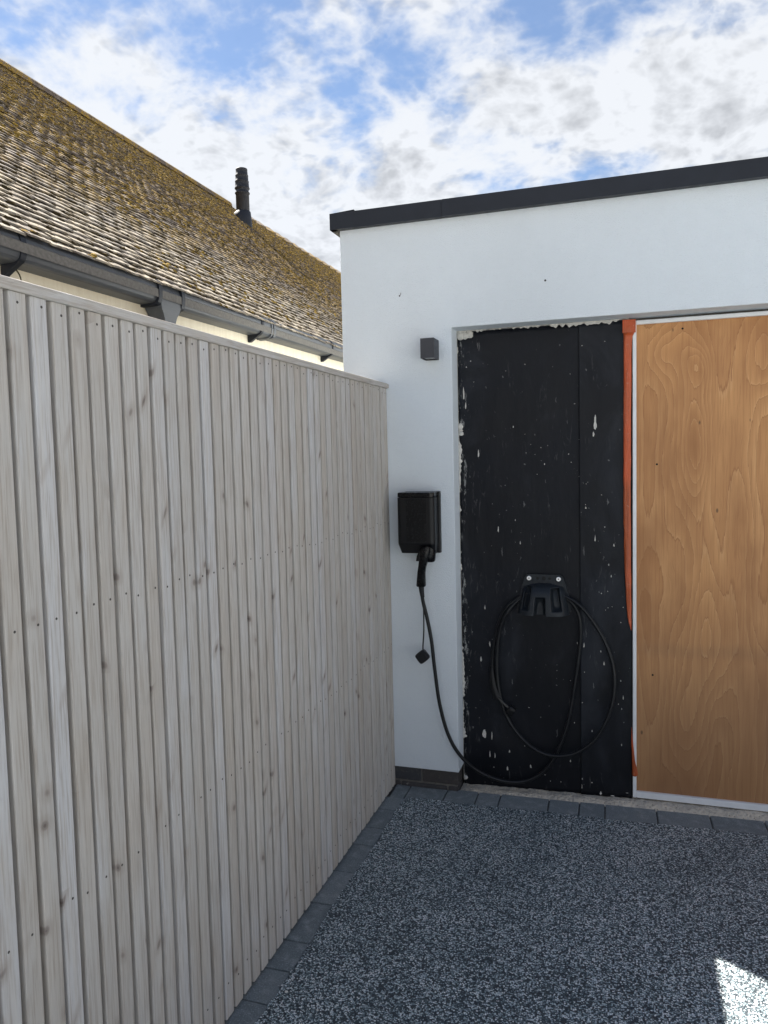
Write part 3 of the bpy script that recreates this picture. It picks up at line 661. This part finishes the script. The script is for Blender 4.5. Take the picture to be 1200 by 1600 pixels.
MB().tube([(.1585, -.080, .925), (.164, -.074, .829), (.163, -.073, .732), (.158, -.072, .668), (.157, -.071, .650)], .0032, 8, 5).build('cap_tether', 'cable_rubber', Cb)
# square rubber dust cap, hanging on one corner
m_ = MB(); a = .0240
pr = [(-a, -a), (a, -a), (a, a), (-a, a)]
def capring(s_, yv):
    out = []
    for k in range(24):
        th = 2 * math.pi * k / 24; ca, sa = math.cos(th), math.sin(th)
        rx, rz = math.copysign(abs(ca) ** .45, ca) * a * s_, math.copysign(abs(sa) ** .45, sa) * a * s_
        al = R(38); out.append((.156 + rx * math.cos(al) - rz * math.sin(al), yv, .620 + rx * math.sin(al) + rz * math.cos(al)))
    return out
m_.loft([capring(.85, -.092), capring(1.0, -.089), capring(1.0, -.062), capring(.92, -.058)], True); m_.build('dust_cap', 'cable_rubber', Cb)
# second plug hanging in the loop
MB().tube([(.427, .083, .553), (.427, .080, .530), (.431, .076, .490), (.438, .072, .455), (.452, .068, .418)], .015, 14, 4, [.009, .013, .0155, .017, .019]).build('vehicle_plug', 'black_plastic', Cb)
MB().tube([(.455, .062, .418), (.470, .058, .406), (.488, .054, .392), (.500, .052, .383)], .007, 10, 4, [.0035, .0045, .005, .005]).build('plug_pin', 'pin_metal', Cb)
m_ = MB(); al = R(-38); d1 = Vector((math.cos(al), 0, math.sin(al))); d2 = Vector((-d1.z, 0, d1.x)); c0 = Vector((.508, .052, .372))
def cr2(s_, t_): return [tuple(c0 + d1 * t_ + (d2 * math.copysign(abs(math.cos(k / 9 * math.pi)) ** .6, math.cos(k / 9 * math.pi)) + Vector((0, 1, 0)) * .8 * math.copysign(abs(math.sin(k / 9 * math.pi)) ** .6, math.sin(k / 9 * math.pi))) * s_) for k in range(18)]
m_.loft([cr2(.019, -.012), cr2(.022, -.006), cr2(.022, .014), cr2(.017, .019)]); m_.build('dust_cap', 'black_plastic', Cb)

# cable hanger: plate with bolts, hooded body with three scoops
H = thing('cable_hanger', 'black plastic cable hanger bolted to the black membrane with two silver screws', 'hanger', (.655, .09, .79))
pts = [(.536, .803), (.545, .862), (.562, .915), (.571, .948), (.578, .957), (.588, .962), (.716, .961), (.726, .956), (.733, .947), (.745, .910), (.757, .862), (.764, .803)]
MB().extrude(pts, 'y', .088, .0975).build('back_plate', 'hanger_plastic', H)
NXh, NZh = 72, 60; vs = []; fs = []
def hood(u, v):      # u -1..1 across, v 0 bottom .. 1 top ; protrusion from the plate
    arch = 1 - .14 * u * u
    if v >= arch: return -.001
    prot = .078 * (1 - (v / arch) ** 5) ** .5 * (1 - .18 * v)
    prot *= (1 - abs(u) ** 5 * .70)
    for cx, half, bot, top in ((-.70, .15, .16, .90), (.58, .20, .14, .88), (-.10, .23, -1, .60)):
        dx = (u - cx) / half
        if abs(dx) < 1 and bot < v < top:
            mid, hv = (bot + top) / 2, (top - bot) / 2
            dv = max(0, (v - mid) / hv) if bot < 0 else abs(v - mid) / hv
            dd = max(0.0, 1 - dx * dx) ** .5 * max(0.0, 1 - dv ** 4) ** .5
            prot -= .036 * min(1, dd * 1.2)
    return max(prot, -.001)
for i in range(NXh + 1):
    for j in range(NZh + 1):
        u = -1 + 2 * i / NXh; v = j / NZh
        hw = .108 - .026 * v
        vs.append((.651 + u * hw, .0885 - hood(u, v), .797 + v * .128))
for i in range(NXh):
    for j in range(NZh):
        a = i * (NZh + 1) + j; fs.append((a, a + NZh + 1, a + NZh + 2, a + 1))
bot = [i * (NZh + 1) for i in range(NXh + 1)]
m_ = MB().add(vs, fs, True)
bv_ = [vs[k] for k in bot] + [(vs[k][0], .0885, vs[k][2]) for k in bot]
m_.add(bv_, [(k, k + 1, NXh + 2 + k, NXh + 1 + k) for k in range(NXh)])
m_.build('hood', 'hanger_plastic', H)
for (x, z) in ((.590, .9445), (.7135, .9430)):
    sc = MB().disc((x, .0885, z), (0, -1, 0), .0098, .004, 20).build('bolt_washer', 'screw_steel', H)
    MB().disc((x, .0846, z), (0, -1, 0), .0030, .0006, 6).build('bolt_socket', 'hole_dark', sc)
for (x, r) in ((.626, .0065), (.652, .0085), (.677, .0065)):
    MB().disc((x, .0882, .9445), (0, -1, 0), r, .0006, 16).build('fixing_hole', 'hole_dark', H)

# ------------------------------------------------------------------ fence
F = thing('slatted_fence', 'weathered timber fence of narrow vertical slats with a flat top rail', 'fence', (0, -1.5, 0))
PITCH, SW, ST = .0505, .0395, .020
slat_mesh = []
for k in range(6):
    bm = bmesh.new(); bmesh.ops.create_cube(bm, size=1)
    for v in bm.verts: v.co = (v.co.x * ST, v.co.y * SW, v.co.z * 1.757)
    bmesh.ops.bevel(bm, geom=[e for e in bm.edges if abs(e.verts[0].co.z - e.verts[1].co.z) > 1], offset=.0028, segments=2, profile=.5, affect='EDGES')
    # slice so that each length can bow a little
    for z in (-.6, -.3, 0, .3, .6):
        bmesh.ops.bisect_plane(bm, geom=list(bm.verts) + list(bm.edges) + list(bm.faces), plane_co=(0, 0, z), plane_no=(0, 0, 1))
    for v in bm.verts:
        v.co.y += .0014 * mnoise.noise((k * 5.1, v.co.z * 1.3, 0)); v.co.x += .0016 * mnoise.noise((k * 3.7, v.co.z * 1.1, 4))
    me = bpy.data.meshes.new('slat'); bm.to_mesh(me); bm.free(); me.materials.append(MATS['fence_wood']); slat_mesh.append(me)
scr = MB().disc((0, 0, 0), (1, 0, 0), .0026, .0005, 9); scr_o = scr.build('screw', 'screw_rust', None, recenter=False); scr_me = scr_o.data; bpy.data.objects.remove(scr_o)
i = 0; y = -.024
while y > -2.98:
    so = link('slat', slat_mesh[rng.randrange(6)], (-.010 + rng.uniform(-.0012, .0012), y + rng.uniform(-.0008, .0008), .013 + .8785), F)
    so.rotation_euler = (rng.uniform(-.0007, .0007), rng.choice((0, math.pi)) * 0 + rng.uniform(-.0005, .0005), rng.uniform(-.012, .012))
    for z in (1.755, 1.195, .645, .100):
        link('screw', scr_me, (.0004 + WLOC[so.name].x + .010, y + rng.uniform(-.006, .006), z + rng.uniform(-.008, .008)), so)
    i += 1; y -= PITCH
MB().bbox(-.062, .006, -3.02, -.006, 1.7705, 1.7915, .0015).build('top_rail', 'rail_wood', F)
for z in (1.72, 1.16, .61, .065): MB().box(-.060, -.0225, -3.0, -.01, z, z + .07).build('back_rail', 'rail_wood', F)
for yy in (-.06, -1.5, -2.95): MB().box(-.185, -.0845, yy - .05, yy + .05, -.03, 1.76).build('post', 'fence_wood', F)
yy = -.03
while yy > -2.95:
    MB().bbox(-.082, -.064, yy - .098, yy, .02, 1.765, .0015).build('gap_backing', 'gap_shade_wood', F); yy -= .0995  # boards added to block light through the slat gaps and keep them dark
MB().box(.0062, .0090, -.012, -.0035, 1.772, 1.788).build('rail_end', 'rail_wood', F)

# ------------------------------------------------------------------ neighbouring bungalow
HS = thing('bungalow', 'cream bungalow with steep mossy tiled roof and grey gutter behind the fence', 'house', (-3.4, 4, 0))
PI40 = R(40); CS, SN = math.cos(PI40), math.sin(PI40)
EX, EZ, RXX = -.760, 2.176, -3.50
RZ = EZ + (EX - RXX) * math.tan(PI40)
YA, YB = -2.4, 13.0
MB().box(-5.9, -.868, YA + .3, YB - .3, -.02, 2.02).build('wall', 'cream_paint', HS)
MB().box(-.858, -.8265, YA + .1, YB - .1, 1.955, 2.17).build('fascia_board', 'cream_paint', HS)
MB().box(-.8263, -.816, YA + .1, YB - .1, 1.955, 1.968).build('fascia_bead', 'cream_paint', HS)
# roof deck (both slopes) as the roof part
dk = [(EX + .02, EZ - .06), (EX + .02, EZ - .03), (RXX, RZ - .035), (2 * RXX - EX, EZ - .03), (2 * RXX - EX, EZ - .06), (RXX, RZ - .10)]
RF = MB().extrude(dk, 'y', YA, YB).build('roof', 'mortar', HS)
# tile shapes: 12 variants in local axes (x along eaves = world y, y up slope, z out of the slope)
GAUGE, TW, TL_, TT = .052, .100, .080, .0050
def tile_variant(k):
    r_ = random.Random(50 + k)
    NXt = 3; vs = []; fs = []
    lift, cam_ = r_.uniform(.0060, .0100), r_.uniform(.000, .002)
    skew = r_.uniform(-.003, .003)
    top, botv = [], []
    for i in range(NXt + 1):
        xx = -TW / 2 + .002 + (TW - .004) * i / NXt
        crown = cam_ * (1 - (2 * i / NXt - 1) ** 2)
        lowy = skew * (2 * i / NXt - 1) + r_.uniform(-.0012, .0012) 
        w_ = r_.uniform(-.0012, .0012)
        top.append([(xx, lowy + .004, lift + TT + crown + w_ - .0012), (xx, lowy + .007, lift + TT + crown + w_), (xx, TL_, TT * .55 + crown)])
        botv.append([(xx, lowy, lift + TT + crown + w_ - .003), (xx, lowy, lift + crown + w_)])
    n = NXt + 1
    for i in range(n): vs += top[i] + botv[i]
    for i in range(NXt):
        a, b_ = i * 5, (i + 1) * 5
        fs += [(a, b_, b_ + 1, a + 1), (a + 1, b_ + 1, b_ + 2, a + 2), (a + 3, b_ + 3, b_, a), (a + 4, b_ + 4, b_ + 3, a + 3)]
    fs += [(0, 1, 2, 4, 3), (NXt * 5 + 3, NXt * 5 + 4, NXt * 5 + 2, NXt * 5 + 1, NXt * 5)]
    return np.array(vs), fs, r_.random()
TV = [tile_variant(k) for k in range(12)]
TM = []
for vs_, fs_, tn in TV:
    me = bpy.data.meshes.new('roof_tile'); me.from_pydata([tuple(v) for v in vs_], [], fs_)
    at = me.attributes.new('tone', 'FLOAT', 'POINT'); at.data.foreach_set('value', [tn] * len(vs_)); me.materials.append(MATS['roof_tile']); TM.append(me)
# slope frame: columns are local x,y,z in world
FR = Matrix(((0, -CS, SN), (1, 0, 0), (0, SN, CS)))
def slope_pt(y, s, h=0.0): return Vector((EX - s * CS + h * SN, y, EZ + s * SN + h * CS))
rows = int(((EX - RXX) / CS) / GAUGE)
spots = []
for r_ in range(rows + 1):
    y0 = YA + (TW / 2 if r_ % 2 else 0)
    for k in range(int((YB - YA) / TW)):
        yy = y0 + k * TW + rng.uniform(-.002, .002)
        s_ = -.022 + r_ * GAUGE + rng.uniform(-.0016, .0016)
        spots.append((yy, s_, rng.randrange(12), rng.uniform(-.009, .009), rng.uniform(-.0012, .0018)))
def seen(sp_):
    p = slope_pt(sp_[0], sp_[1] + .05, .02); px = to_px(p)
    return px[2] > 0 and -20 < px[0] < 540 and px[1] > 60
vis = sorted([q for q in spots if seen(q)], key=lambda q: (slope_pt(q[0], q[1]) - CAMLOC).length)
near = set(id(q) for q in vis[:300])
fv, ff, ft = [], [], []
for q in spots:
    yy, s_, k, rz, dh = q
    Rm = FR @ Matrix.Rotation(rz, 3, 'Z')
    if id(q) in near:
        link('roof_tile', TM[k], slope_pt(yy, s_, dh), RF, Rm.to_euler())
    else:
        A = np.array(Rm); pts_ = TV[k][0] @ A.T + np.array(slope_pt(yy, s_, dh))
        o_ = len(fv); fv += pts_.tolist(); ff += [tuple(a + o_ for a in f) for f in TV[k][1]]; ft += [TV[k][2]] * len(pts_)
me = bpy.data.meshes.new('roof_tiling'); me.from_pydata(fv, [], ff); at = me.attributes.new('tone', 'FLOAT', 'POINT'); at.data.foreach_set('value', ft)
me.materials.append(MATS['roof_tile'])
o = link('roof_tiling', me, (0, 0, 0), RF); o['kind'] = 'stuff'
# moss cushions: dark in the course steps, yellow on the upper slope and in drifts
BVS = []; nr = np.random.default_rng(3)
for sub in (1, 2):
    bm = bmesh.new(); bmesh.ops.create_icosphere(bm, subdivisions=sub, radius=1); bm.verts.index_update()
    BV = np.array([v.co[:] for v in bm.verts]); BF = np.array([[v.index for v in f.verts] for f in bm.faces]); bm.free()
    BVS.append(([BV * nr.uniform(.6 if sub > 1 else .8, 1.35, (len(BV), 1)) for k in range(10)], BF))
mv, mf, mt = [], [], []; MO = [0]
FRA = np.array(FR)
def blob(y, s, h, a, b_, c_, tone, lod):
    vs_, bf = BVS[lod]
    P_ = (vs_[rng.randrange(10)] * np.array([a, b_, c_])) @ FRA.T + np.array(slope_pt(y, s, h))
    mv.append(P_); mf.append(bf + MO[0]); mt.append(np.full(len(P_), tone)); MO[0] += len(P_)
SL = (EX - RXX) / CS
for (yy, s_, k, rz, dh) in spots:
    p = slope_pt(yy, s_); px = to_px(p)
    if not (px[2] > 0 and -60 < px[0] < 560): continue
    e = s_ / SL; near_ = px[2] < 3.2
    drift = mnoise.noise((yy * .8, s_ * 1.9, 3.3)) + .6 * mnoise.noise((yy * 2.6, s_ * 5, 8.1))
    yel = max(0, (e - .55) * 2.8) + max(0, drift + .02) * 1.7 + max(0, e - .12) * .45
    c0 = rng.uniform(-.04, .04)
    if rng.random() < .90 + .2 * drift:
        for _ in range(rng.choice((2, 3, 4))):
            blob(yy + c0 + rng.uniform(-.022, .022), s_ + .046 + rng.uniform(-.010, .006), .0085, rng.uniform(.008, .021), rng.uniform(.005, .012), rng.uniform(.0040, .0085), min(1, max(0, rng.uniform(0, .28) + .12 * min(1, yel))), 1 if near_ else 0)
    if rng.random() < yel * .95:
        for _ in range(rng.choice((1, 2, 3, 4))):
            blob(yy + rng.uniform(-.05, .05), s_ + rng.uniform(.0, .052), .0110, rng.uniform(.007, .020), rng.uniform(.006, .015), rng.uniform(.003, .0080), min(1, rng.uniform(.35, 1.0)), 1 if near_ else 0)
mv = np.concatenate(mv); mf = np.concatenate(mf); mt = np.concatenate(mt)
me = bpy.data.meshes.new('moss'); me.from_pydata(mv.tolist(), [], mf.tolist()); at = me.attributes.new('tone', 'FLOAT', 'POINT'); at.data.foreach_set('value', mt.astype(np.float32))
me.materials.append(MATS['roof_moss']); me.polygons.foreach_set('use_smooth', [True] * len(mf))
o = link('moss', me, (0, 0, 0), RF); o['kind'] = 'stuff'
# half-round ridge tiles, then a run of small overlapping caps
y = YA
while y < 5.0:
    n_ = 10; prof = [(RXX + .065 * math.cos(math.pi * k / n_), RZ - .025 + .072 * math.sin(math.pi * k / n_)) for k in range(n_ + 1)]
    prof += [(RXX + .050 * math.cos(math.pi * k / n_), RZ - .025 + .057 * math.sin(math.pi * k / n_)) for k in range(n_, -1, -1)]
    a, b_ = y + .003, min(y + .447, 5.0)
    m_ = MB(); N_ = len(prof)
    m_.extrude(prof, 'y', a, b_)
    o = m_.build('ridge_tile', 'roof_tile', RF); o.rotation_euler = (rng.uniform(-.006, .006), rng.uniform(-.02, .02), 0); y += .45
while y < YB:
    m_ = MB(); prof = [(RXX - .09, RZ - .07), (RXX, RZ + .005), (RXX + .09, RZ - .07), (RXX + .09, RZ - .05), (RXX, RZ + .028), (RXX - .09, RZ - .05)]
    m_.extrude(prof, 'y', y, y + .30); o = m_.build('ridge_cap', 'roof_tile', RF); o.rotation_euler = (.10 + rng.uniform(-.02, .02), rng.uniform(-.02, .02), 0); y += .27

# gutter: square-section lengths, clips, union and running outlet
def gprof(e=0.0, t_=.004):
    return [(-.826, 2.172), (-.826, 2.086 - e), (-.772 + e, 2.0885 - e), (-.761 + e, 2.0925 - e), (-.753 + e, 2.100 - e), (-.748 + e, 2.111 - e * .6), (-.746 + e, 2.124), (-.746 + e, 2.146), (-.749 + e, 2.160 + e * .5), (-.758 + e * .5, 2.174 + e * .5), (-.764, 2.174), (-.757, 2.158), (-.756, 2.104), (-.822, 2.092), (-.822, 2.172)]
def gz(y): return .004 + .009 * (y + 1.0)
def gutter_len(y0, y1, name='gutter_length', e=0.0, mt_='gutter_grey'):
    P0 = gprof(e); n = len(P0); vs = [(a, y0, b_ + gz(y0)) for a, b_ in P0] + [(a, y1, b_ + gz(y1)) for a, b_ in P0]
    fs = [tuple(range(n))[::-1], tuple(range(n, 2 * n))] + [(k, (k + 1) % n, n + (k + 1) % n, n + k) for k in range(n)]
    return MB().add(vs, fs).build(name, mt_, HS)
gutter_len(YA, -.553); gutter_len(-.405, .395); gutter_len(.400, 5.0); gutter_len(5.005, YB)
for y in (-2.9, -2.1, -1.262, .318, 1.262, 2.2, 3.2, 4.2):
    cl = gutter_len(y - .011, y + .011, 'gutter_clip', .0045, 'anthracite_trim')
    z_ = gz(y); MB().extrude([(-.756, 2.0885 + z_), (-.8258, 2.0805 + z_), (-.8258, 2.052 + z_), (-.814, 2.052 + z_)], 'y', y - .010, y + .010).build('bracket_arm', 'anthracite_trim', cl)
gutter_len(.330, .424, 'gutter_union', .004); gutter_len(.405, .419, 'gutter_clip', .009, 'gutter_grey'); gutter_len(.432, .456, 'gutter_clip', .009, 'gutter_grey')
gutter_len(-.572, -.550, 'gutter_clip', .009, 'anthracite_trim'); gutter_len(-.412, -.390, 'gutter_clip', .009, 'anthracite_trim')
# outlet body tapering into the downpipe
def sq(z, y0, y1, x0, x1): return [(x0, y0, z), (x1, y0, z), (x1, y1, z), (x0, y1, z)]
go = MB().loft([sq(2.176, -.549, -.413, -.822, -.756), sq(2.150, -.549, -.413, -.822, -.7445), sq(2.100, -.549, -.413, -.822, -.7455), sq(2.080, -.546, -.420, -.822, -.7465), sq(2.060, -.530, -.436, -.822, -.749), sq(2.040, -.520, -.444, -.822, -.751), sq(1.96, -.518, -.447, -.822, -.753)], False).build('gutter_outlet', 'gutter_grey', HS)
MB().bbox(-.8155, -.760, -.513, -.450, .05, 1.965, .006, 2).build('downpipe', 'gutter_grey', HS)
# twig caught under the left clip
MB().tube([(-.80, -1.245, 2.085), (-.79, -1.235, 2.062), (-.795, -1.222, 2.046), (-.79, -1.212, 2.040)], .0022, 6, 4, [.003, .002, .0012]).build('dead_twig', 'moss_loose', HS)
# boiler flue terminal through the slope
FXv, FYv = -3.02, 4.47; fz = EZ + (EX - FXv) * math.tan(PI40)
fl = MB().lathe(FXv, FYv, [(.072, fz - .08), (.072, fz + .300), (.080, fz + .304), (.080, fz + .314), (.070, fz + .322), (.069, fz + .350), (.081, fz + .356), (.081, fz + .364), (.076, fz + .372), (.073, fz + .425), (.0755, fz + .428), (.0755, fz + .434), (.070, fz + .440), (.068, fz + .488), (.0705, fz + .491), (.0705, fz + .496), (.065, fz + .502), (.062, fz + .553), (.064, fz + .556), (.062, fz + .566), (.02, fz + .572)]).build('flue', 'flue_black', HS)
col_r = []
for k in range(28):
    a = 2 * math.pi * k / 28; col_r.append((math.cos(a), math.sin(a)))
def tilted(r, up_, k=1.0): return [(FXv + r * c_, FYv + r * s_, EZ + (EX - (FXv + r * c_)) * math.tan(PI40) * 1.0 + up_) for c_, s_ in col_r]
def flat(r, z): return [(FXv + r * c_, FYv + r * s_, z) for c_, s_ in col_r]
MB().loft([tilted(.100, .0), tilted(.098, .030), flat(.083, fz + .110), flat(.073, fz + .116)]).build('flue_collar', 'flue_black', HS)
